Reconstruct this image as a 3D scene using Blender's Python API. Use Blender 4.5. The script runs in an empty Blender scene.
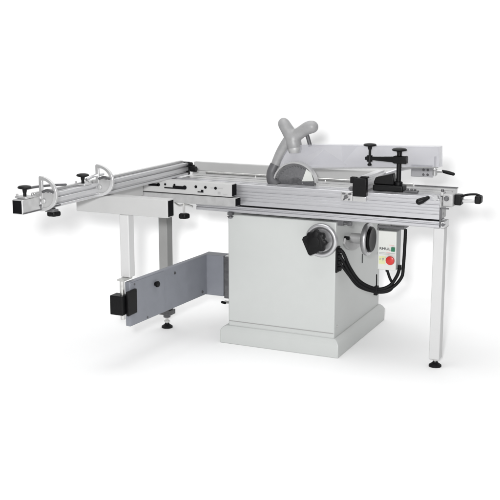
import bpy, bmesh, math, random
from mathutils import Vector, Matrix
random.seed(4)
S = bpy.context.scene
COL = S.collection
R = math.radians

# ------------------------------------------------------------ materials
def mat(name, col, rough=.5, metal=0., var=.03, nscale=18., bump=0., bscale=400., stretch=None, alpha=1., trans=0., coat=0., spec=.5, dirt=0.):
    m = bpy.data.materials.new(name); m.use_nodes = True
    nt = m.node_tree; N = nt.nodes; L = nt.links
    b = N['Principled BSDF']
    tc = N.new('ShaderNodeTexCoord'); mp = N.new('ShaderNodeMapping')
    L.new(tc.outputs['Object'], mp.inputs['Vector'])
    if stretch: mp.inputs['Scale'].default_value = stretch
    no = N.new('ShaderNodeTexNoise'); no.inputs['Scale'].default_value = nscale
    no.inputs['Detail'].default_value = 6
    L.new(mp.outputs[0], no.inputs['Vector'])
    cr = N.new('ShaderNodeValToRGB')
    c0 = [max(0, c*(1-var)) for c in col]; c1 = [min(1, c*(1+var)) for c in col]
    cr.color_ramp.elements[0].position = .3; cr.color_ramp.elements[1].position = .7
    cr.color_ramp.elements[0].color = (*c0, 1); cr.color_ramp.elements[1].color = (*c1, 1)
    L.new(no.outputs['Fac'], cr.inputs['Fac'])
    src = cr.outputs['Color']
    if dirt > 0:                                     # broad faint smudges and wear
        n3 = N.new('ShaderNodeTexNoise'); n3.inputs['Scale'].default_value = 5.; n3.inputs['Detail'].default_value = 8
        n3.inputs['Roughness'].default_value = .65
        L.new(tc.outputs['Object'], n3.inputs['Vector'])
        r3 = N.new('ShaderNodeMapRange'); r3.inputs[1].default_value = .5; r3.inputs[2].default_value = .75
        r3.inputs[3].default_value = 0; r3.inputs[4].default_value = dirt
        L.new(n3.outputs['Fac'], r3.inputs[0])
        mx = N.new('ShaderNodeMix'); mx.data_type = 'RGBA'; mx.inputs[7].default_value = (col[0]*.55, col[1]*.53, col[2]*.5, 1)
        L.new(r3.outputs[0], mx.inputs[0]); L.new(src, mx.inputs[6]); src = mx.outputs[2]
    L.new(src, b.inputs['Base Color'])
    b.inputs['Metallic'].default_value = metal
    rr = N.new('ShaderNodeMapRange'); rr.inputs[3].default_value = max(.02, rough*.82); rr.inputs[4].default_value = min(1, rough*1.18)
    L.new(no.outputs['Fac'], rr.inputs[0]); L.new(rr.outputs[0], b.inputs['Roughness'])
    b.inputs['Specular IOR Level'].default_value = spec
    b.inputs['Coat Weight'].default_value = coat
    b.inputs['Alpha'].default_value = alpha
    b.inputs['Transmission Weight'].default_value = trans
    if bump > 0:
        n2 = N.new('ShaderNodeTexNoise'); n2.inputs['Scale'].default_value = bscale; n2.inputs['Detail'].default_value = 2
        L.new(mp.outputs[0], n2.inputs['Vector'])
        bp = N.new('ShaderNodeBump'); bp.inputs['Strength'].default_value = bump; bp.inputs['Distance'].default_value = .002
        L.new(n2.outputs['Fac'], bp.inputs['Height']); L.new(bp.outputs[0], b.inputs['Normal'])
    return m

M = {}
M['paint'] = mat('light_grey_paint', (0.467, 0.480, 0.471), .42, var=.006, bump=.10, bscale=320, dirt=.03)
M['paint_beam'] = mat('pale_grey_beam_paint', (.42, .42, .418), .45, var=.01, bump=.10, bscale=320, dirt=.04)
M['paint_mid_shade'] = mat('mid_grey_seam_and_leg_shade', (.29, .29, .285), .45, var=.03, bump=.1, dirt=.05)  # seam grey; on the left leg it stands in for shade
M['paint_leg'] = mat('white_leg_paint', (0.512, 0.512, 0.512), .45, var=.01, bump=.1, dirt=.03)
M['blue'] = mat('blue_grey_paint', (.195, .204, .23), .48, var=.04, bump=.15, bscale=250, dirt=.15)
M['alu'] = mat('brushed_aluminium', (.50, .50, .518), .34, .7, var=.025, nscale=40, stretch=(.5, 14, 14), bump=.1, bscale=120)
M['alu_y'] = mat('brushed_aluminium_lengthwise', (.60, .60, .61), .34, .7, var=.025, nscale=40, stretch=(14, .5, 14), bump=.1, bscale=120)
M['alu_bright'] = mat('bright_aluminium', (.53, .53, .53), .3, .6, var=.06, nscale=40)
M['iron'] = mat('ground_cast_iron', (0.461, 0.461, 0.461), .32, .7, var=.12, nscale=90, stretch=(.4, 10, 10), bump=.08, bscale=200)
M['cast'] = mat('grey_casting', (0.384, 0.384, 0.384), .5, .3, var=.08, nscale=30, bump=.3, bscale=180)
M['zinc'] = mat('zinc_plated_steel', (0.576, 0.576, 0.563), .3, .85, var=.1, nscale=50)
M['chrome'] = mat('satin_steel_rim', (.50, .50, .51), .33, .8, var=.05)
M['dsteel'] = mat('dark_steel', (.12, .12, .125), .42, .5, var=.2, nscale=60, dirt=.2)
M['blade'] = mat('blade_steel', (.27, .27, .28), .25, .9, var=.15, nscale=140)
M['backp'] = mat('grey_guard_steel', (.15, .15, .155), .4, .4, var=.06)
M['black'] = mat('black_plastic', (.003, .003, .0035), .45, spec=.2, var=.2, bump=.15, bscale=300)
M['rubber'] = mat('black_rubber', (.004, .004, .0045), .55, spec=.2, var=.2)
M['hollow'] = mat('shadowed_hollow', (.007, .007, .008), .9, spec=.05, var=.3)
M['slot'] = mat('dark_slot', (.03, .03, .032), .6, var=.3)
M['hose'] = mat('grey_hose_plastic', (0.269, 0.269, 0.271), .42, var=.08, nscale=40, bump=.2, bscale=90)
M['hose_dark'] = mat('dark_grey_plastic', (.085, .085, .09), .5, var=.1, nscale=40)
M['perspex'] = mat('clear_lilac_perspex', (.47, .47, .505), .10, var=.12, nscale=7, alpha=.30, spec=.6)
M['perspex2'] = mat('clear_milky_perspex', (.74, .74, .77), .2, var=.12, nscale=8, alpha=.42, spec=.6)
M['box'] = mat('cream_white_plastic', (.60, .61, .585), .4, var=.02)
M['box_side'] = mat('grey_plastic', (0.307, 0.320, 0.320), .45, var=.05)
M['green'] = mat('green_button_plastic', (.008, .16, .075), .35, var=.1)
M['red'] = mat('red_button_plastic', (.50, .022, .018), .28, var=.08)
M['yellow'] = mat('pale_yellow_sticker', (0.589, 0.614, 0.346), .5, var=.06)
M['ink'] = mat('dark_print', (.06, .065, .07), .6, var=.1)
M['pink'] = mat('pale_pink_print', (.7, .42, .42), .6, var=.1)
M['backdrop'] = mat('white_backdrop_paper', (.93, .93, .93), .9, var=.004, nscale=3, spec=.1)

# ------------------------------------------------------------ mesh helpers
def bmn(): return bmesh.new()
def finish(bm, smooth_ang=35):
    bmesh.ops.recalc_face_normals(bm, faces=bm.faces)
    for f in bm.faces: f.smooth = True
    for e in bm.edges:
        if len(e.link_faces) == 2 and e.calc_face_angle(0) > R(smooth_ang): e.smooth = False
def split_pieces(bm):
    """groups of connected faces whose bounds touch stay one piece; separate ones are returned apart"""
    seen = set(); isl = []
    for f in bm.faces:
        if f in seen: continue
        st = [f]; seen.add(f); g = []
        while st:
            q = st.pop(); g.append(q)
            for e in q.edges:
                for k in e.link_faces:
                    if k not in seen: seen.add(k); st.append(k)
        co = [v.co for q in g for v in q.verts]
        lo = [min(c[i] for c in co)-.0012 for i in range(3)]; hi = [max(c[i] for c in co)+.0012 for i in range(3)]
        isl.append([g, lo, hi])
    ch = True
    while ch:
        ch = False
        for i in range(len(isl)):
            for j in range(i+1, len(isl)):
                a, b = isl[i], isl[j]
                if all(a[1][k] <= b[2][k] and b[1][k] <= a[2][k] for k in range(3)):
                    a[0] += b[0]; a[1] = [min(x, y) for x, y in zip(a[1], b[1])]; a[2] = [max(x, y) for x, y in zip(a[2], b[2])]
                    isl.pop(j); ch = True; break
            if ch: break
    out = []
    for g, lo, hi in isl:
        nb = bmesh.new(); mp = {}
        for f in g:
            for v in f.verts:
                if v not in mp: mp[v] = nb.verts.new(v.co)
            nb.faces.new([mp[v] for v in f.verts])
        out.append(nb)
    bm.free(); return out
def obj(name, bm, m, parent=None, bevel=0., seg=2, ang=35, label=None):
    ps = split_pieces(bm)
    os_ = [obj1(name, p, m, parent, bevel, seg, ang, label) for p in ps]
    return os_[0]
def obj1(name, bm, m, parent=None, bevel=0., seg=2, ang=35, label=None):
    finish(bm, ang)
    me = bpy.data.meshes.new(name); bm.to_mesh(me); bm.free()
    me.materials.append(M[m])
    o = bpy.data.objects.new(name, me); COL.objects.link(o)
    if parent: o.parent = parent
    if bevel:
        md = o.modifiers.new('bevel', 'BEVEL'); md.width = bevel; md.segments = seg; md.limit_method = 'ANGLE'; md.angle_limit = R(40)
        md.harden_normals = False
    if label: o['label'] = label
    return o
def box(bm, x0, x1, y0, y1, z0, z1, rotz=0, piv=None):
    vs = [bm.verts.new(v) for v in ((x0,y0,z0),(x1,y0,z0),(x1,y1,z0),(x0,y1,z0),(x0,y0,z1),(x1,y0,z1),(x1,y1,z1),(x0,y1,z1))]
    for f in ((0,3,2,1),(4,5,6,7),(0,1,5,4),(1,2,6,5),(2,3,7,6),(3,0,4,7)): bm.faces.new([vs[i] for i in f])
    if rotz:
        piv = piv or ((x0+x1)/2, (y0+y1)/2, 0)
        bmesh.ops.rotate(bm, verts=vs, cent=Vector(piv), matrix=Matrix.Rotation(rotz, 3, 'Z'))
    return vs
def B(*a, **k):
    bm = bmn(); box(bm, *a, **k); return bm
def frame(d):
    d = d.normalized(); u = Vector((0,0,1)) if abs(d.z) < .95 else Vector((1,0,0))
    a = d.cross(u).normalized(); return a, a.cross(d).normalized()
def rings(bm, ring_pts, close=True):
    rs = [[bm.verts.new(p) for p in r] for r in ring_pts]
    n = len(rs[0])
    for a, b in zip(rs, rs[1:]):
        for i in range(n): bm.faces.new((a[i], a[(i+1) % n], b[(i+1) % n], b[i]))
    if close:
        bm.faces.new(rs[0][::-1]); bm.faces.new(rs[-1])
    return rs
def cyl(bm, p0, p1, r0, r1=None, n=24):
    p0, p1 = Vector(p0), Vector(p1); r1 = r0 if r1 is None else r1
    a, b = frame(p1-p0)
    rings(bm, [[p + (a*math.cos(2*math.pi*i/n) + b*math.sin(2*math.pi*i/n))*r for i in range(n)] for p, r in ((p0, r0), (p1, r1))])
def lathe(bm, base, axis, prof, n=28):
    """prof: (distance along axis, radius)"""
    base, axis = Vector(base), Vector(axis).normalized(); a, b = frame(axis)
    rings(bm, [[base + axis*t + (a*math.cos(2*math.pi*i/n) + b*math.sin(2*math.pi*i/n))*max(r, .0003) for i in range(n)] for t, r in prof])
def spline(pts, k=8):
    P = [Vector(p) for p in pts]; P = [P[0]*2-P[1]] + P + [P[-1]*2-P[-2]]; out = []
    for i in range(1, len(P)-2):
        for j in range(k):
            t = j/k; a, b, c, d = P[i-1:i+3]
            out.append(.5*((2*b)+(c-a)*t+(2*a-5*b+4*c-d)*t*t+(3*b-a-3*c+d)*t**3))
    out.append(P[-2]); return out
def tube(bm, pts, r, n=14, k=8, cap_round=False):
    """r: number, or one radius per control point"""
    path = spline(pts, k); m = len(path)
    rad = (lambda s: r) if not isinstance(r, (list, tuple)) else (lambda s: r[min(int(s), len(r)-2)]*(1-(s-min(int(s), len(r)-2))) + r[min(int(s), len(r)-2)+1]*(s-min(int(s), len(r)-2)))
    prev = None; rr = []
    for i, p in enumerate(path):
        d = (path[min(i+1, m-1)] - path[max(i-1, 0)]).normalized()
        if prev is None: a, b = frame(d)
        else:
            a = (prev - d*prev.dot(d)).normalized(); b = a.cross(d).normalized()
        prev = a; q = rad(i/k)
        rr.append([p + (a*math.cos(2*math.pi*j/n) + b*math.sin(2*math.pi*j/n))*q for j in range(n)])
    if cap_round:
        for end in (0, -1):
            p = path[end]; d = (path[end] - path[1 if end == 0 else -2]).normalized(); base = rr[end]; ex = []
            for t in (.35, .65, .88, .99):
                q = math.sqrt(1-t*t); rad0 = (base[0]-p).length
                ex.append([p + d*rad0*t + (v-p)*q for v in base])
            rr = (ex[::-1] + rr) if end == 0 else (rr + ex)
    rings(bm, rr)
def extrude_x(bm, prof, x0, x1):
    rings(bm, [[Vector((x, y, z)) for y, z in prof] for x in (x0, x1)])
def extrude_y(bm, prof, y0, y1):
    rings(bm, [[Vector((x, y, z)) for x, z in prof] for y in (y0, y1)])
def hexbolt(bm, p, axis, r=.008, h=.007):
    p, axis = Vector(p), Vector(axis).normalized(); cyl(bm, p, p+axis*h*.35, r*1.35, n=20); cyl(bm, p+axis*h*.35, p+axis*h*1.3, r, n=6)
def mushroom(bm, p, axis=(0,0,1), r=.024, h=.03, stem=.012):
    lathe(bm, p, axis, ((0, stem*.8), (h*.45, stem), (h*.55, r*.75), (h*.62, r*.97), (h*.78, r), (h*.92, r*.85), (h, r*.45)), 24)
def lobed(bm, p, axis, r, depth, lobes=8, amp=.1):
    p, axis = Vector(p), Vector(axis).normalized(); a, b = frame(axis); n = lobes*10; rr = []
    for t, s in ((0, .78), (.12, .95), (.3, 1), (.72, 1), (.9, .95), (1, .82)):
        rr.append([p + axis*depth*t + (a*math.cos(2*math.pi*i/n)+b*math.sin(2*math.pi*i/n))*r*s*(1-amp*.5+amp*.5*math.cos(lobes*2*math.pi*i/n)) for i in range(n)])
    rings(bm, rr)
def knob3(bm, p, axis, r, depth): lobed(bm, p, axis, r, depth, 5, .22)
def part_empty(name, parent, loc=(0,0,0)):
    o = bpy.data.objects.new(name, None); COL.objects.link(o); o.location = loc; o.parent = parent; return o

# ------------------------------------------------------------ the machine
saw = bpy.data.objects.new('sliding_table_saw', None); COL.objects.link(saw)
saw['label'] = 'light grey sliding table saw with blue-grey swing arm and aluminium tables on white backdrop'
saw['category'] = 'table saw'

# ---- cabinet
CX0, CX1, CY0, CY1 = -.622, -.030, .02, .765
cab = obj('cabinet', B(CX0, CX1, CY0, CY1, .085, .690), 'paint', saw, .006, 3)
bm = bmn()                                            # plinth with sloping shoulder
def rect(x0, x1, y0, y1, z): return [Vector((x0,y0,z)), Vector((x1,y0,z)), Vector((x1,y1,z)), Vector((x0,y1,z))]
rings(bm, [rect(-.662, .0, -.003, .79, .0), rect(-.662, .0, -.003, .79, .068), rect(-.652, -.010, .006, .78, .085), rect(CX0-.006, CX1+.006, CY0-.006, CY1+.006, .096)])
obj('plinth', bm, 'paint', cab, .004, 3)
bm = bmn(); box(bm, CX0+.004, CX1-.004, CY0-.0015, CY0+.01, .118, .122); obj('panel_seam', bm, 'paint_mid_shade', cab)
bm = bmn()
for z in (.16, .40, .63): cyl(bm, (CX1-.002, CY1-.05, z), (CX1+.004, CY1-.05, z), .006, n=16)
for y in (.06, ): cyl(bm, (CX1-.002, y, .15), (CX1+.004, y, .15), .006, n=16)
obj('bolt', bm, 'zinc', cab)
bm = bmn(); box(bm, CX1+.001, CX1+.003, .44, .447, .40, .45); obj('vent_slot', bm, 'slot', cab)

# tilt wheel on the front face
def handwheel(c, axis, knob_side=True, big=True):
    c, axis = Vector(c), Vector(axis).normalized(); a, b = frame(axis)
    r = .076
    bm = bmn()                                        # dished rim turned in one piece
    lathe(bm, c-axis*.024, axis, ((0,.040),(.001,.071),(.006,.080),(.014,.0845),(.024,.0845),(.030,.081),(.033,.075),(.030,.064),(.020,.058),(.018,.030)), 64)
    return obj('handwheel', bm, 'chrome', saw, ang=50), c, axis
w, c, ax = handwheel((-.096, -.012, .600), (0, -1, 0))
K = c + Vector((-.016, 0, -.002))
bm = bmn(); lobed(bm, K+ax*.002, ax, .060, .042, 8, .16)
obj('lobed_knob', bm, 'black', w, label='black lobed grip in the front handwheel')
bm = bmn(); lathe(bm, K+ax*.0435, ax, ((0,.026),(.003,.026),(.005,.018)), 28); obj('hub_cap', bm, 'rubber', w)
bm = bmn(); cyl(bm, (-.096, .03, .6), (-.096, -.03, .6), .02); obj('spindle', bm, 'zinc', w)
bm = bmn()                                            # flat crank handle folded over the rim
rings(bm, [[Vector((x, y, z)) for x, z in ((-.118,.648),(-.176,.618),(-.181,.604),(-.148,.534),(-.138,.527),(-.100,.545))] for y in (-.0555, -.046)])
obj('crank_grip', bm, 'black', w, .004, 3)

w2, c2, ax2 = handwheel((.062, .262, .570), (1, 0, 0))
bm = bmn(); lathe(bm, c2+ax2*.004, ax2, ((0,.058),(.006,.0655),(.012,.066),(.018,.060),(.014,.03)), 44); obj('hub', bm, 'black', w2)
bm = bmn(); cyl(bm, (CX1-.01, .262, .570), (.045, .262, .570), .026); obj('spindle', bm, 'cast', w2)
bm = bmn()                                            # crescent scale plate beside it
pts_o = []; pts_i = []
for i in range(17):
    t = R(-158 + i*6.6)
    pts_o.append((.30+.19*math.cos(t), .600+.095*math.sin(t))); pts_i.append((.30+.18*math.cos(t), .618+.07*math.sin(t)))
poly = pts_o + pts_i[::-1]
vs = [bm.verts.new((CX1+.001, y, z)) for y, z in poly]; f = bm.faces.new(vs)
ex = bmesh.ops.extrude_face_region(bm, geom=[f]); bmesh.ops.translate(bm, verts=[v for v in ex['geom'] if isinstance(v, bmesh.types.BMVert)], vec=(.012, 0, 0))
scale = obj('scale_plate', bm, 'cast', saw, .002)
bm = bmn(); cyl(bm, (CX1-.005, .150, .590), (-.005, .150, .590), .009, n=18); obj('lock_pin', bm, 'black', scale)

# ---- gland and cables
bm = bmn()
for z in (.545, .515, .485, .455):
    cyl(bm, (CX1-.01, .045, z), (CX1+.022, .043, z), .015, .013, n=18)
box(bm, CX1-.002, CX1+.008, .022, .068, .435, .565)
gl = obj('cable_gland', bm, 'rubber', saw, .0015)
C_ = 'power_cable'
for pts, r in (
    (((-.03,.045,.545),(.0,.04,.540),(.028,.075,.455),(.070,.12,.378),(.135,.19,.332),(.190,.22,.346),(.222,.238,.395),(.236,.24,.440)), .0086),
    (((-.03,.045,.515),(-.005,.04,.505),(.022,.07,.440),(.066,.12,.364),(.135,.19,.322),(.200,.225,.336),(.245,.245,.390),(.252,.25,.450),(.256,.25,.56),(.257,.25,.640)), .0084),
    (((-.03,.045,.485),(-.005,.04,.472),(.020,.07,.424),(.062,.12,.352),(.130,.195,.313),(.185,.22,.318),(.205,.235,.345),(.185,.24,.385),(.170,.24,.425)), .0070)):
    bm = bmn(); tube(bm, pts, r, 12); obj(C_, bm, 'rubber', saw)
bm = bmn(); tube(bm, ((.128,.20,.405),(.129,.20,.36),(.130,.195,.30)), .0035, 8); box(bm, .121,.139,.178,.212,.300,.345); obj('cable_tie', bm, 'rubber', saw, .002)

# ---- switch box under the table
BX0, BX1, BY0, BY1, BZ0, BZ1 = .131, .226, .20, .285, .432, .632
sb = obj('switch_box', B(BX0, BX1, BY0+.012, BY1, BZ0, BZ1), 'box_side', saw, .004, 2)
lid = obj('lid', B(BX0, BX1, BY0, BY0+.011, BZ0, BZ1), 'box', sb, .004, 3)
bm = bmn(); box(bm, .202, .221, BY0-.009, BY0+.001, .531, .553); obj('start_button', bm, 'green', sb, .002, label='small square green start button')
bm = bmn(); lathe(bm, (.2005, BY0+.001, .486), (0,-1,0), ((0,.010),(.008,.010),(.009,.021),(.016,.023),(.022,.021),(.025,.012)), 32); obj('stop_button', bm, 'red', sb, label='round red mushroom stop button')
bm = bmn(); box(bm, .138, .172, BY0-.0015, BY0+.001, .462, .502); st = obj('sticker', bm, 'yellow', sb)
bm = bmn(); vs = [bm.verts.new(v) for v in ((.154, BY0-.0025, .494),(.166, BY0-.0025, .494),(.160, BY0-.0025, .474))]; bm.faces.new(vs); box(bm, .141,.151,BY0-.0026,BY0-.001,.489,.492); box(bm, .141,.150,BY0-.0026,BY0-.001,.481,.484)
obj('sticker_print', bm, 'box_side', sb)
bm = bmn(); box(bm, .138, .222, BY0-.0012, BY0+.001, .5185, .5205); box(bm, .138,.192,BY0-.0012,BY0+.001,.5125,.514); obj('printed_line', bm, 'box_side', sb)
bm = bmn(); box(bm, .176, .196, BY0-.0012, BY0+.001, .522, .5245); box(bm, .190, .215, BY0-.0012, BY0+.001, .560, .5625); obj('red_print', bm, 'pink', sb)
tx = bpy.data.curves.new('lettering', 'FONT'); tx.body = 'RMUL'; tx.size = .022; tx.extrude = .0004; tx.bevel_depth = .0005; tx.bevel_resolution = 0; tx.space_character = 1.0
to = bpy.data.objects.new('tmp', tx); COL.objects.link(to); bpy.context.view_layer.update()
me = bpy.data.meshes.new_from_object(to.evaluated_get(bpy.context.evaluated_depsgraph_get()))
bpy.data.objects.remove(to); me.materials.clear(); me.materials.append(M['ink'])
lt = bpy.data.objects.new('lettering', me); COL.objects.link(lt); lt.parent = sb
wd = max(v.co.x for v in me.vertices); lt.scale = (.058/wd, .8, 1); lt.rotation_euler = (R(90), 0, 0); lt.location = (.139, BY0-.001, .5355)
bm = bmn(); box(bm, .125, .262, .20, .29, .645, .662); box(bm, .125,.135,.20,.29,.632,.645); obj('mounting_bracket', bm, 'dsteel', sb, .002)
bm = bmn(); box(bm, .135, .195, .195, .215, .662, .705); obj('bracket_block', bm, 'cast', sb, .002)
bm = bmn(); cyl(bm, (.170,.24,BZ0),(.170,.24,BZ0-.016),.008,n=16); cyl(bm,(.236,.24,.455),(.236,.24,.432),.009,n=16); obj('cable_entry', bm, 'rubber', sb)

# ---- guide rail, sliding carriage, tables
def groove(prof, z, w, d, y0):                        # front face runs downwards
    prof += [(y0, z+w/2), (y0+d, z+w/2), (y0+d, z-w/2), (y0, z-w/2)]
prof = [(.112, .705), (.112, .736), (.004, .736), (.004, .728)]
prof += [(.010, .726), (.010, .720), (.004, .718), (.004, .707), (.008, .703), (.10, .703)]
bm = bmn(); extrude_x(bm, prof, -.80, .487); gr = obj('guide_rail', bm, 'alu', saw, .0008, 1)
prof = [(.100, .745), (.100, .852)]
for y in (.078, .036): prof += [(y+.008, .852), (y+.008, .834), (y-.008, .834), (y-.008, .852)]
prof += [(.002, .852), (.0, .850)]
for z, w_, d in ((.836,.003,.0015), (.818,.008,.005), (.800,.003,.0015), (.786,.003,.0015), (.770,.005,.003)): groove(prof, z, w_, d, 0)
prof += [(.0, .745)]
bm = bmn(); extrude_x(bm, prof, -1.10, .487); car = obj('sliding_carriage', bm, 'alu', saw, .0006, 1)
bm = bmn(); box(bm, -.99, .484, .006, .104, .7385, .7445); obj('roller_gap', bm, 'hollow', car)
bm = bmn(); box(bm, .4875, .494, .001, .099, .746, .851)
for y, z in ((.02,.83),(.08,.83),(.05,.765)): hexbolt(bm, (.494,y,z),(1,0,0),.005,.004)
obj('end_plate', bm, 'cast', car, .001)
bm = bmn(); box(bm, .4875, .4955, .000, .012, .735, .80); box(bm, .4875, .53, .000, .006, .796, .803); cyl(bm, (.505,-.004,.722),(.505,.02,.722),.008,n=16); obj('stop_bracket', bm, 'dsteel', car, .001)
bm = bmn(); box(bm, .494, .512, .0, .09, .705, .735); obj('end_cap', bm, 'alu_bright', gr, .002)
# end casting and push handle
bm = bmn(); box(bm, .495, .545, .012, .085, .805, .866); box(bm, .48, .50, .014, .06, .853, .874); ec = obj('end_casting', bm, 'cast', car, .006, 3)
bm = bmn(); lathe(bm, (.515,.011,.845),(0,-1,0),((0,.012),(.006,.012),(.008,.008),(.012,.008)),20); cyl(bm,(.49,.03,.875),(.49,.03,.885),.007,n=16); obj('bolt', bm, 'dsteel', car)
ph = obj('push_handle', B(.545, .578, .035, .090, .812, .862), 'black', saw, .006, 3)
bm = bmn(); tube(bm, ((.575,.06,.853),(.60,.06,.862),(.64,.06,.866),(.662,.06,.860)), .0055, 10); obj('grip_bar', bm, 'black', ph)
bm = bmn(); box(bm, .578, .640, .050, .072, .826, .840); obj('handle_rail', bm, 'alu_bright', ph, .003)
bm = bmn(); box(bm, .638, .668, .035, .090, .824, .862); obj('handle_end', bm, 'black', ph, .008, 3)

# main table: strip along the carriage and the plate over the cabinet
prof = [(.115, .812), (.115, .851), (.148, .851), (.148, .836), (.158, .836), (.158, .851), (.215, .851), (.215, .836), (.235, .836), (.235, .851), (.330, .851), (.330, .812)]
bm = bmn(); extrude_x(bm, prof, -.94, .492)
mt = obj('main_table', bm, 'iron', saw, .001, 1)
bm = bmn(); box(bm, -.62, .03, .331, .86, .822, .8515); obj('rear_plate', bm, 'iron', mt, .003)
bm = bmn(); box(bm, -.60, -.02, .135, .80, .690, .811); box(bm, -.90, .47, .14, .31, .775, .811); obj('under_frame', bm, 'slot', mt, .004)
bm = bmn(); cyl(bm, (-.9, .318, .858), (.27, .318, .858), .0065, n=14); obj('guide_bar', bm, 'zinc', mt)
bm = bmn(); box(bm, .275, .496, .322, .329, .8515, .8565); obj('edge_strip', bm, 'dsteel', mt)
bm = bmn()
for x in (-.6, -.2, .2): cyl(bm, (x, .318, .848), (x, .318, .856), .008, n=12)
obj('bar_stud', bm, 'zinc', mt)
bm = bmn(); cyl(bm,(-.04,.05,.682),(.035,.05,.686),.008,n=14); cyl(bm,(.02,.05,.685),(.04,.05,.686),.014,n=8); box(bm,-.055,-.0,.04,.10,.672,.703); obj('clamp_bolt', bm, 'dsteel', gr, .001)
bm = bmn(); cyl(bm,(-.599,-.0,.705),(-.599,-.0,.672),.005,n=12); hexbolt(bm,(-.599,-.0,.684),(0,0,-1),.012,.008); box(bm,-.612,-.586,-.008,.02,.690,.704); obj('bolt', bm, 'dsteel', gr)

# rip fence behind the blade
prof = [(.400,.853),(.400,.8995),(.402,.9015),(.428,.9015),(.428,.853)]
bm = bmn(); extrude_x(bm, prof, -1.02, .06); rf = obj('rip_fence', bm, 'paint_beam', saw, .001, 1)
bm = bmn(); box(bm, -1.016, .05, .375, .47, .80, .8525); obj('extension_plate', bm, 'paint_beam', rf, .002)

# blade, riving pipe, guard hood
BC = Vector((-.283, .1075, .845)); n = 360; bm = bmn(); rr = []
for y in (.1062, .1088):
    ring = []
    for i in range(n):
        t = 2*math.pi*i/n; k = (i % 9)/9
        r = .098 + (.0045*(k*1.4) if k < .7 else -.003)
        ring.append(Vector((BC.x + r*math.cos(t), y, BC.z + r*math.sin(t))))
    rr.append(ring)
rings(bm, rr); bl = obj('saw_blade', bm, 'blade', saw)
bm = bmn(); pr = [(BC.x+.109*math.cos(R(a)), BC.z+.008+.107*math.sin(R(a))) for a in range(0, 181, 6)]; extrude_y(bm, pr, .112, .1145); obj('blade_backplate', bm, 'backp', bl)
bm = bmn(); lathe(bm, (BC.x, .1055, BC.z), (0,-1,0), ((0,.042),(.002,.042),(.002,.020),(.006,.019)), 36); obj('arbor_flange', bm, 'dsteel', bl)

bm = bmn()                                            # curved carrier rising behind the blade
tube(bm, ((-.386,.100,.838),(-.412,.106,.866),(-.420,.12,.905),(-.406,.13,.945)), (.027,.027,.026,.025), 16)
dp = obj('dust_pipe', bm, 'hose_dark', saw)
bm = bmn(); tube(bm, ((-.410,.13,.925),(-.394,.135,.975),(-.366,.14,1.03),(-.325,.14,1.085)), (.0235,.0235,.026,.030), 24, 14)
obj('pipe_sleeve', bm, 'hose', dp)
def blend_hose():                                     # one moulded Y piece: chained balls melted into a single skin
    mb = bpy.data.metaballs.new('y'); mo = bpy.data.objects.new('y', mb); COL.objects.link(mo)
    mb.resolution = .006; mb.render_resolution = .006; mb.threshold = .45
    def chain(pts, ra, k=14):
        P = spline(pts, k)
        for i, p in enumerate(P):
            t = i/(len(P)-1)*(len(ra)-1); j = min(int(t), len(ra)-2); r = ra[j]*(1-(t-j))+ra[j+1]*(t-j)
            e = mb.elements.new(); e.co = p; e.radius = r*1.5
    chain(((-.366,.14,1.158),(-.346,.14,1.128),(-.318,.14,1.085),(-.304,.14,1.045)), (.024,.026,.030,.032))
    chain(((-.312,.14,1.085),(-.270,.14,1.114),(-.232,.14,1.138),(-.205,.14,1.144)), (.027,.025,.026,.025))
    bpy.context.view_layer.update()
    me = bpy.data.meshes.new_from_object(mo.evaluated_get(bpy.context.evaluated_depsgraph_get()))
    bpy.data.objects.remove(mo)
    me.name = 'hose_branch'; me.materials.clear(); me.materials.append(M['hose'])
    for p in me.polygons: p.use_smooth = True
    o = bpy.data.objects.new('hose_branch', me); COL.objects.link(o); o.parent = dp
blend_hose()
bm = bmn(); tube(bm, ((-.250,.15,1.125),(-.236,.15,1.09),(-.222,.15,1.045)), .010, 12); obj('hanger_rod', bm, 'hose_dark', dp)
bm = bmn(); lathe(bm, (-.303,.14,1.040),(.05,0,-1),((0,.034),(.01,.036),(.018,.034),(.03,.030)),28); obj('hose_clamp', bm, 'cast', dp)

# hood: thin-walled perspex trough, open below
def hood_side(y): return [Vector((x, y, z)) for x, z in ((-.418,.930),(-.413,.958),(-.372,1.012),(-.335,1.040),(-.247,1.054),(.442,1.072),(.446,.972),(-.02,.945),(-.19,.935))]
bm = bmn(); rings(bm, [hood_side(.128), hood_side(.131)]); 
gh = obj('blade_guard', bm, 'perspex', saw)
bm = bmn(); rings(bm, [hood_side(.189), hood_side(.192)]); obj('guard_side', bm, 'perspex', gh)
bm = bmn(); top = hood_side(.1315)[1:6]; pr = [(p.x, p.z) for p in top] + [(p.x, p.z-.003) for p in top[::-1]]
extrude_y(bm, pr, .1315, .1885); obj('guard_top', bm, 'perspex2', gh)
bm = bmn(); box(bm, .4395, .4425, .1315, .1885, .973, 1.068); obj('guard_end', bm, 'perspex2', gh)
bm = bmn()                                            # reinforcing rim
tube(bm, [(x, .127, z) for x, z in ((.44,.974),(-.02,.948),(-.19,.938),(-.41,.932))], .0025, 8, 4)
obj('guard_rim', bm, 'hose', gh)
bm = bmn()  # pale panels put in to imitate reflections in the clear plastic
for pts in (((-.335,1.036),(-.247,1.05),(-.16,1.035),(-.25,.99)), ((-.06,1.055),(.03,1.06),(-.05,.97)), ((-.24,.95),(-.15,1.03),(-.03,.96))):
    vs = [bm.verts.new((x, .16, z)) for x, z in pts]; bm.faces.new(vs)
obj('reflection_facet', bm, 'perspex2', gh)
bm = bmn()                                            # rounded shroud round the top of the blade
ou = [(BC.x+.118*math.cos(R(a)), BC.z+.012+.112*math.sin(R(a))) for a in range(6, 175, 7)]; inn = [(BC.x+.110*math.cos(R(a)), BC.z+.012+.104*math.sin(R(a))) for a in range(6, 175, 7)]
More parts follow.
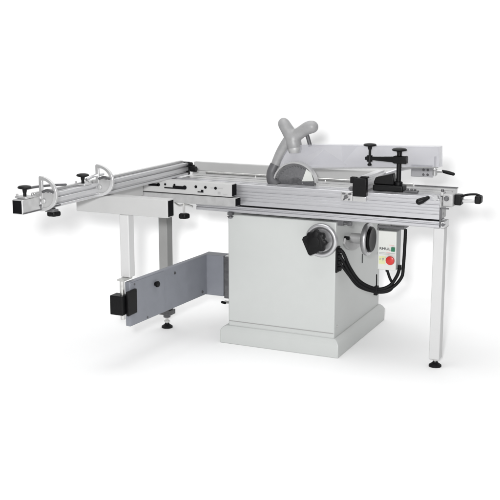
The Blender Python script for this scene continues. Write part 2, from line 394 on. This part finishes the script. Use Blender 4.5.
extrude_y(bm, ou + inn[::-1], .092, .126); obj('blade_shroud', bm, 'alu_bright', gh)
bm = bmn(); vs = [bm.verts.new((x, .0995, z)) for x, z in ((-.245,.872),(-.182,.876),(-.196,.918),(-.222,.935))]; f = bm.faces.new(vs)  # white wedge painted in for the reflection on the blade
ex = bmesh.ops.extrude_face_region(bm, geom=[f]); bmesh.ops.translate(bm, verts=[v for v in ex['geom'] if isinstance(v, bmesh.types.BMVert)], vec=(0, .003, 0))
obj('blade_glint', bm, 'box', gh)

# ---- hold-down clamp standing on the sliding carriage
cl = obj('hold_down_clamp', B(.150, .300, .025, .095, .858, .888), 'black', saw, .006, 3)
bm = bmn()
pr = [(.150,.889),(.152,.902),(.160,.922),(.200,.932),(.244,.944),(.252,.905),(.252,.889)]
extrude_y(bm, pr, .035, .085); obj('clamp_block', bm, 'black', cl, .005)
bm = bmn(); cyl(bm, (.268,.06,.889),(.268,.06,1.045),.0115,n=24); lathe(bm,(.268,.06,.889),(0,0,1),((0,.02),(.014,.02),(.018,.012)),24); obj('post', bm, 'black', cl)
bm = bmn()
pr = [(.100,.012,.0085),(.150,.012,.0085),(.238,.016,.013),(.246,.018,.018),(.306,.018,.018)]
rings(bm, [[Vector((x, .06-w_, 1.010-h)), Vector((x, .06+w_, 1.010-h)), Vector((x, .06+w_, 1.010+h)), Vector((x, .06-w_, 1.010+h))] for x, w_, h in pr]); obj('arm', bm, 'black', cl, .004, 3)
bm = bmn(); mushroom(bm, (.268,.06,1.034), r=.036, h=.032, stem=.013); obj('clamp_knob', bm, 'black', cl)
bm = bmn(); cyl(bm,(.121,.06,.984),(.121,.06,1.062),.006,n=16); lathe(bm,(.121,.06,.974),(0,0,1),((0,.009),(.004,.011),(.010,.009)),20); cyl(bm,(.121,.06,.994),(.121,.06,1.024),.0135,n=20); obj('spindle', bm, 'black', cl)
bm = bmn(); mushroom(bm, (.121,.06,1.052), r=.032, h=.030, stem=.011); obj('clamp_knob', bm, 'black', cl)
bm = bmn(); box(bm, .301, .365, .045, .080, .856, .866)
for x in (.315,.333,.350): cyl(bm,(x,.06,.866),(x,.06,.874),.006,n=12)
obj('clamp_foot', bm, 'dsteel', cl, .002)

# ---- short mitre fence on the carriage, with black stop block
prof = [(.125,.862),(.125,.878),(.131,.880),(.131,.888),(.125,.890),(.125,.906),(.131,.908),(.131,.914),(.125,.916),(.125,.926),(.088,.926),(.088,.862)]
bm = bmn(); extrude_y(bm, prof, .005, .30); mf = obj('mitre_fence', bm, 'alu_y', saw, .001, 1)
bm = bmn(); box(bm, .067, .1345, -.030, .004, .834, .922); box(bm, .052,.085,-.026,.000,.895,.926); box(bm,.10,.142,-.020,.002,.922,.930); obj('stop_block', bm, 'black', mf, .004, 2)
bm = bmn(); cyl(bm,(.050,-.015,.868),(.066,-.015,.868),.011,n=18); cyl(bm,(.044,-.015,.868),(.05,-.015,.868),.006,n=12); obj('set_screw', bm, 'dsteel', mf)
bm = bmn(); tube(bm, ((.118,.30,.90),(.190,.36,.925),(.240,.40,.936)), .010, 10); box(bm,.236,.350,.392,.404,.888,.944); bq = obj('fence_bracket', bm, 'alu', mf, .002)
bm = bmn()
for x in (.302,.324):
    for z in (.902,.926): cyl(bm,(x,.393,z),(x,.386,z),.0065,n=14)
box(bm,.236,.345,.391,.405,.944,.949); obj('bracket_bolt', bm, 'dsteel', mf)
bm = bmn(); cyl(bm,(.357,.40,.895),(.357,.40,.995),.0055,n=14); cyl(bm,(.350,.40,.92),(.40,.398,.921),.008,n=14); lathe(bm,(.357,.40,.90),(0,0,1),((0,.013),(.03,.013),(.036,.007)),18); obj('lever_shaft', bm, 'alu_bright', mf)
bm = bmn(); tube(bm, ((.398,.398,.922),(.425,.398,.917),(.452,.398,.911)), (.008,.0095,.0085), 12, cap_round=True); obj('lever_grip', bm, 'black', mf)
# small clamp on the carriage face, left of the block
bm = bmn(); box(bm,.006,.064,-.018,-.001,.806,.850); box(bm,.064,.13,-.014,-.001,.806,.833)
tc_ = obj('face_clamp', bm, 'alu_bright', saw, .003)
bm = bmn(); cyl(bm,(.034,-.019,.828),(.034,-.034,.828),.009,n=18)
for x,z in ((.018,.842),(.052,.841),(.022,.814),(.048,.815)): cyl(bm,(x,-.019,z),(x,-.024,z),.0045,n=12)
box(bm,.012,.028,-.022,-.018,.838,.846); box(bm,.044,.060,-.022,-.018,.838,.846)
obj('clamp_screw', bm, 'dsteel', tc_)
# clamp lever near the carriage's right end
bm = bmn(); tube(bm, ((.425,-.045,.846),(.445,-.03,.856),(.468,-.02,.852),(.485,-.012,.842)), (.006,.0065,.007,.008), 12); cyl(bm,(.47,-.001,.85),(.47,-.028,.85),.013,n=20); lv = obj('locking_lever', bm, 'chrome', saw)
bm = bmn(); tube(bm, ((.402,-.055,.833),(.418,-.05,.840),(.440,-.042,.852)), (.0150,.0135,.0085), 16, cap_round=True); obj('lever_knob', bm, 'black', lv)

# ---- support legs
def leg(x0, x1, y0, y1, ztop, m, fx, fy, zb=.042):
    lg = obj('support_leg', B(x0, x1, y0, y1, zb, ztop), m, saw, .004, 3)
    obj('leg_cap', B(x0-.004, x1+.004, y0-.004, y1+.004, ztop-.002, ztop+.006), 'cast' if m != 'paint_mid_shade' else m, lg, .001)
    bm = bmn(); cyl(bm, (fx,fy,.018),(fx,fy,zb+.01),.008,n=16); cyl(bm,(fx,fy,.034),(fx,fy,.042),.016,n=6); obj('levelling_screw', bm, 'zinc', lg)
    bm = bmn(); lathe(bm,(fx,fy,.0),(0,0,1),((0,.031),(.008,.031),(.012,.026),(.02,.014),(.026,.012)),28); obj('levelling_foot', bm, 'rubber', lg)
    return lg
leg(.448, .500, .055, .115, .697, 'paint_leg', .474, .085)
bm = bmn(); box(bm,.44,.51,.03,.11,.7032,.7038); obj('leg_flange', bm, 'cast', gr)
l2 = leg(-1.084, -1.030, .10, .16, .738, 'paint_mid_shade', -1.057, .13, .105); l2['label'] = 'support leg behind the swing arm, its shade painted in as darker grey'  # same kind of leg as the right one, shade put into its colour
bm = bmn(); cyl(bm,(-1.057,.13,.06),(-1.057,.13,.10),.020,n=20); box(bm,-1.09,-1.02,.10,.16,.078,.104); obj('foot_collar', bm, 'dsteel', l2)

# ---- outrigger table
ot = obj('outrigger_frame', B(-1.130, -.6285, -.600, -.540, .765, .850), 'paint_beam', saw, .004, 3)
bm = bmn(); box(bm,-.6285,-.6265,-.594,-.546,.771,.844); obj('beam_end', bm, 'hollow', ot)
bm = bmn(); box(bm,-1.128,-1.074,-.539,-.066,.768,.846); obj('side_beam', bm, 'paint_beam', ot, .004, 3)
bm = bmn(); box(bm,-1.17,-.562,-.060,-.006,.793,.8585); pl = obj('hole_plate', bm, 'paint_beam', ot, .002)
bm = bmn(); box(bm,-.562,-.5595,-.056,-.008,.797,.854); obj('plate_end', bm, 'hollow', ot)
bm = bmn(); box(bm,-1.17,-.540,-.065,-.006,.745,.7885); obj('lower_bar', bm, 'cast', ot, .002)
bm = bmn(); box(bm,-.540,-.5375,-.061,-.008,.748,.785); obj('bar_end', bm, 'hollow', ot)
bm = bmn()
def hole(x, z, r): cyl(bm, (x,-.0605,z),(x,-.0625,z), r, n=16)
for x, z in ((-.765,.834),(-.710,.834),(-.652,.833)): hole(x, z, .0075)
box(bm,-1.045,-.985,-.0625,-.0604,.8235,.8365); hole(-.985,.832,.009); 
for x in (-.945,-.890): hole(x,.836,.006)
box(bm,-.95,-.86,-.0625,-.0604,.8155,.822); box(bm,-.90,-.835,-.0626,-.0604,.8155,.832); hole(-.83,.826,.011)
box(bm,-.755,-.722,-.0625,-.0604,.806,.811); box(bm,-.735,-.722,-.0626,-.0604,.811,.820)
obj('slot_openings', bm, 'hollow', ot)
bm = bmn(); cyl(bm,(-.68,-.061,.833),(-.61,-.061,.835),.0012,n=8); box(bm,-.64,-.625,-.0615,-.0602,.803,.815); box(bm,-.61,-.585,-.0615,-.0602,.803,.8045); obj('scale_mark', bm, 'cast', ot)
# lock screw and knob hanging under the frame
bm = bmn(); tube(bm, ((-.905,-.04,.742),(-.87,-.05,.728),(-.83,-.05,.736),(-.79,-.05,.728)), .005, 10); cyl(bm,(-.842,-.05,.745),(-.842,-.05,.69),.006,n=12); lk = obj('lock_screw', bm, 'zinc', saw)
bm = bmn(); knob3(bm, (-.842,-.05,.662),(0,0,1),.030,.026); obj('lock_knob', bm, 'black', lk)

# ---- telescopic post carrying the frame on the arm
tp = obj('telescopic_post', B(-.893, -.843, -.595, -.545, .462, .764), 'paint_leg', saw, .004, 3)
bm = bmn(); cyl(bm,(-.868,-.625,.263),(-.868,-.625,.462),.0115,n=22); cyl(bm,(-.868,-.57,.455),(-.868,-.57,.47),.02,n=20); box(bm,-.885,-.85,-.640,-.56,.452,.4615); obj('inner_rod', bm, 'zinc', tp)
ck = obj('rod_clamp', B(-.912, -.842, -.668, -.606, .292, .386), 'black', tp, .004, 3)
obj('clamp_jaw', B(-.8395, -.826, -.640, -.560, .285, .404), 'black', ck, .003, 2)
# ---- swing arm
A0, A1 = Vector((-.800,.120,0)), Vector((-.842,-.600,0)); d = (A1-A0).normalized(); nrm = Vector((-d.y, d.x, 0)); 
if nrm.x > 0: nrm = -nrm
def armbox(s0, s1, t0, t1, z0, z1):
    bm = bmn(); ps = [A0+d*s0+nrm*t0, A0+d*s1+nrm*t0, A0+d*s1+nrm*t1, A0+d*s0+nrm*t1]
    rings(bm, [[Vector((p.x,p.y,z)) for p in ps] for z in (z0, z1)]); return bm
La = (A1-A0).length
sa = obj('swing_arm', armbox(0, La, 0, .028, .222, .441), 'blue', saw, .004, 3)
obj('arm_root', B(-.829, -.7005, .1205, .20, .218, .4405), 'blue', sa, .004, 3)
obj('hinge_plate', B(-.700, -.6215, .126, .30, .207, .440), 'dsteel', sa, .003)
bm = bmn(); cyl(bm,(-.652,.12,.446),(-.652,.12,.466),.012,n=18); box(bm,-.68,-.63,.10,.14,.442,.448); cyl(bm,(-.652,.12,.20),(-.652,.12,.180),.012,n=18); box(bm,-.70,-.66,.10,.14,.186,.192); obj('hinge_pin', bm, 'zinc', sa)
bm = bmn(); cyl(bm,(-.70,.10,.192),(-.675,.09,.192),.007,n=12); obj('hinge_bolt', bm, 'black', sa)
bm = bmn()
for s, z in ((.05,.245),(La-.035,.425),(La-.14,.235),(La-.40,.405)):
    p = A0+d*s-nrm*.001; hexbolt(bm,(p.x,p.y,z),-nrm,.0055,.004)
obj('bolt', bm, 'dsteel', sa)
p = A0+d*(La-.215); bm = bmn(); cyl(bm,(p.x,p.y,.388),Vector((p.x,p.y,.388))-nrm*.010,.011,n=20); lobed(bm,Vector((p.x,p.y,.388))-nrm*.009,-nrm,.0155,.014,6,.08); obj('arm_knob', bm, 'black', sa)
obj('cover_plate', armbox(La-.30, La-.004, -.0035, -.0005, .226, .436), 'blue', sa, .001)

# ---- crosscut fence with its flip stops
x0, x1 = -.992, -.942
prof = [(x1,.858),(x1,.869),(x1-.013,.870),(x1-.013,.879),(x1,.880),(x1,.899),(x1-.012,.900),(x1-.012,.907),(x1,.908),(x1,.922),(x1-.016,.922),(x1-.016,.916),(x1-.024,.916),(x1-.024,.922),(x0,.922),(x0,.858)]
bm = bmn(); extrude_y(bm, prof, -1.13, .19); cf = obj('crosscut_fence', bm, 'alu_y', saw, .001, 1)
prof2 = [(x0+.002,.850),(x1-.002,.850),(x1-.002,.908),(x0+.002,.908)]
bm = bmn(); box(bm,x0-.002,x1+.001,-1.252,-1.131,.860,.922); ex_ = obj('extension_profile', bm, 'alu_bright', cf, .004)
bm = bmn(); box(bm,x0+.002,x1-.004,-1.2545,-1.2525,.864,.918)
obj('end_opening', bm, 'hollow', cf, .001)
bm = bmn(); box(bm,x1+.0005,x1+.003,-1.25,-.99,.862,.868); box(bm,x1+.0005,x1+.003,-1.14,-1.05,.880,.886); obj('scale_strip', bm, 'dsteel', cf)
bm = bmn(); box(bm,x0+.004,x0+.022,-1.13,.18,.9225,.934); obj('upper_rail', bm, 'iron', cf, .002)
bm = bmn(); box(bm,x0-.001,x1+.002,.19,.206,.856,.926); cyl(bm,(x1-.02,.20,.90),(x1+.03,.20,.90),.012,n=16); cyl(bm,(x1+.01,.198,.888),(x1+.045,.198,.888),.016,n=8); cyl(bm,(x1-.01,.198,.915),(x1+.02,.198,.915),.010,n=12); obj('end_cap', bm, 'black', cf, .002)
# sliding sleeve, struts and knobs
def clampknob(y, dx=0., z=.945):
    bm = bmn(); cyl(bm,(-.967+dx,y,z-.024),(-.967+dx,y,z+.004),.007,n=14); mushroom(bm,(-.967+dx,y,z),r=.029,h=.030,stem=.010); obj('clamp_knob', bm, 'black', cf)
    bm = bmn(); box(bm,x0-.004,x1+.004,y-.03,y+.03,.9235,.932); cyl(bm,(x0+.004,y-.024,.932),(x0+.004,y-.024,.942),.005,n=12); cyl(bm,(x1-.002,y+.02,.932),(x1-.002,y+.02,.940),.005,n=12); obj('knob_plate', bm, 'alu_bright', cf, .002)
clampknob(-1.20); clampknob(-.775)
bm = bmn(); tube(bm, ((-.972,-1.20,.958),(-.972,-1.12,.958),(-.972,-1.00,.950),(-.972,-.90,.940)), .0055, 10); obj('stop_rod', bm, 'dsteel', cf)
bm = bmn(); tube(bm, ((-.958,-.76,.945),(-.958,-.70,.955),(-.958,-.62,.955)), .007, 10); obj('stop_rod', bm, 'alu_y', cf)
bm = bmn(); knob3(bm,(-.93,-1.055,.826),(0,0,1),.030,.022); cyl(bm,(-.93,-1.055,.845),(-.93,-1.055,.862),.008,n=12); obj('lower_knob', bm, 'black', cf)
def flip_stop(y, x, z0, w_, h_):
    # quarter-round plate with an open loop above: straight edge left, arc right
    n = 22; th = .007
    def arc(k, off=0): return [(x + off + (w_-2*off)*k_*math.cos(t), z0+h_/2 + (h_/2-off)*math.sin(t)) for k_ in (k,) for t in [R(-90+180*i/n) for i in range(n+1)]]
    bm = bmn(); o_ = arc(1); inn = [(px, pz) for px, pz in arc(1, .017)]
    # outer rim
    extrude_y(bm, [(x, z0)] + o_[1:-1] + [(x, z0+h_)] + [(x+.014, z0+h_-.018)] + inn[::-1][1:-1] + [(x+.014, z0+.018)], y-th, y+th)
    # left upright
    box(bm, x-.002, x+.0145, y-th*.8, y+th*.8, z0+.004, z0+h_-.004)
    fs = obj('flip_stop', bm, 'alu_bright', cf, .0015, ang=40)
    low = [(x+.009, z0+.010)] + [p for p in arc(1, .008) if p[1] < z0+h_*.56 and p[1] > z0+.012] + [(x+.009, z0+h_*.56)]
    bm = bmn(); extrude_y(bm, low, y-.003, y+.003); obj('stop_web', bm, 'cast', fs)
    bm = bmn(); tube(bm, ((x+.018,y-.008,z0+h_*.56),(x+w_*.5,y-.008,z0+h_*.62),(x+w_-.014,y-.008,z0+h_*.57)), .006, 10); obj('stop_slot', bm, 'dsteel', fs)
    bm = bmn(); lathe(bm, (x+.02,y-.003,z0+.045),(0,-1,0),((0,.011),(.006,.011),(.009,.007)),20); box(bm, x-.035, x-.002, y-.006, y+.02, z0+.02, z0+.075); obj('pivot', bm, 'cast', fs)
flip_stop(-1.12, -.948, .856, .088, .150)
flip_stop(-.68, -.956, .858, .094, .150)
bm = bmn(); box(bm,-.945,-.90,-1.10,-1.06,.850,.860); obj('stop_foot', bm, 'dsteel', cf, .003)

# ------------------------------------------------------------ white sweep the saw stands on
YAW = R(24.7); H = Vector((-math.sin(YAW), math.cos(YAW), 0)); RT = Vector((math.cos(YAW), math.sin(YAW), 0))
CAM = Vector((1.58564, -4.50765, 1.55))
base = Vector((CAM.x, CAM.y, 0))
def sweep(name, prof, w, flip=False):
    bm = bmn(); prev = None
    for dd, z in prof:
        cur = [bm.verts.new(base + H*dd + RT*s + Vector((0,0,z))) for s in (-w, w)]
        if prev: bm.faces.new((prev[0], prev[1], cur[1], cur[0]))
        prev = cur
    o = obj(name, bm, 'backdrop', ang=60); o['kind'] = 'structure'; return o
D0, RAD = 5.95, .55
curve = [(D0 + RAD*math.sin(R(a)), -.0 + RAD*(1-math.cos(R(a)))) for a in range(0, 91, 5)]
sweep('floor', [(-3, 0), (D0, 0)], 9)
sweep('backdrop', curve + [(D0+RAD, 4.2)], 9)

# ------------------------------------------------------------ light
w = bpy.data.worlds.new('World'); S.world = w; w.use_nodes = True
nt = w.node_tree; N = nt.nodes; L = nt.links; bg = N['Background']
tc = N.new('ShaderNodeTexCoord'); sp = N.new('ShaderNodeSeparateXYZ'); L.new(tc.outputs['Generated'], sp.inputs[0])
cr = N.new('ShaderNodeValToRGB'); L.new(sp.outputs['Z'], cr.inputs['Fac'])
cr.color_ramp.elements[0].position = 0; cr.color_ramp.elements[0].color = (.55,.55,.56,1)
cr.color_ramp.elements[1].position = .7; cr.color_ramp.elements[1].color = (1,1,1,1)
L.new(cr.outputs[0], bg.inputs['Color']); bg.inputs['Strength'].default_value = .49
def area(name, loc, target, size, power, sy=None):
    l = bpy.data.lights.new(name, 'AREA'); l.energy = power; l.size = size; l.shape = 'DISK' if sy is None else 'RECTANGLE'
    if sy: l.size_y = sy
    o = bpy.data.objects.new(name, l); COL.objects.link(o); o.location = loc
    o.rotation_euler = (Vector(target)-Vector(loc)).to_track_quat('-Z', 'Y').to_euler(); return o
key_pos = CAM - H*.1 - RT*.22 + Vector((0,0,.26))
area('added_key_lamp', key_pos, (-.2, .3, .7), .27, 195)  # added lamp beside the camera, throws the halo shadow onto the sweep
area('added_floor_fill', base + H*4.7 + Vector((0,0,4.2)), base + H*4.9, 3.6, 78)  # added lamp overhead, lifts the floor to white

# ------------------------------------------------------------ camera
cd = bpy.data.cameras.new('camera'); co = bpy.data.objects.new('camera', cd); COL.objects.link(co); S.camera = co
co.location = CAM; pitch = math.atan(206/988)
F = H*math.cos(pitch) - Vector((0,0,math.sin(pitch)))
co.rotation_euler = F.to_track_quat('-Z', 'Y').to_euler()
cd.sensor_width = 36; cd.lens = 36*988/500; cd.clip_end = 200
S.view_settings.view_transform = 'Standard'; S.view_settings.look = 'None'; S.view_settings.exposure = 0; S.view_settings.gamma = 1
S.cycles.max_bounces = 10; S.cycles.transparent_max_bounces = 16
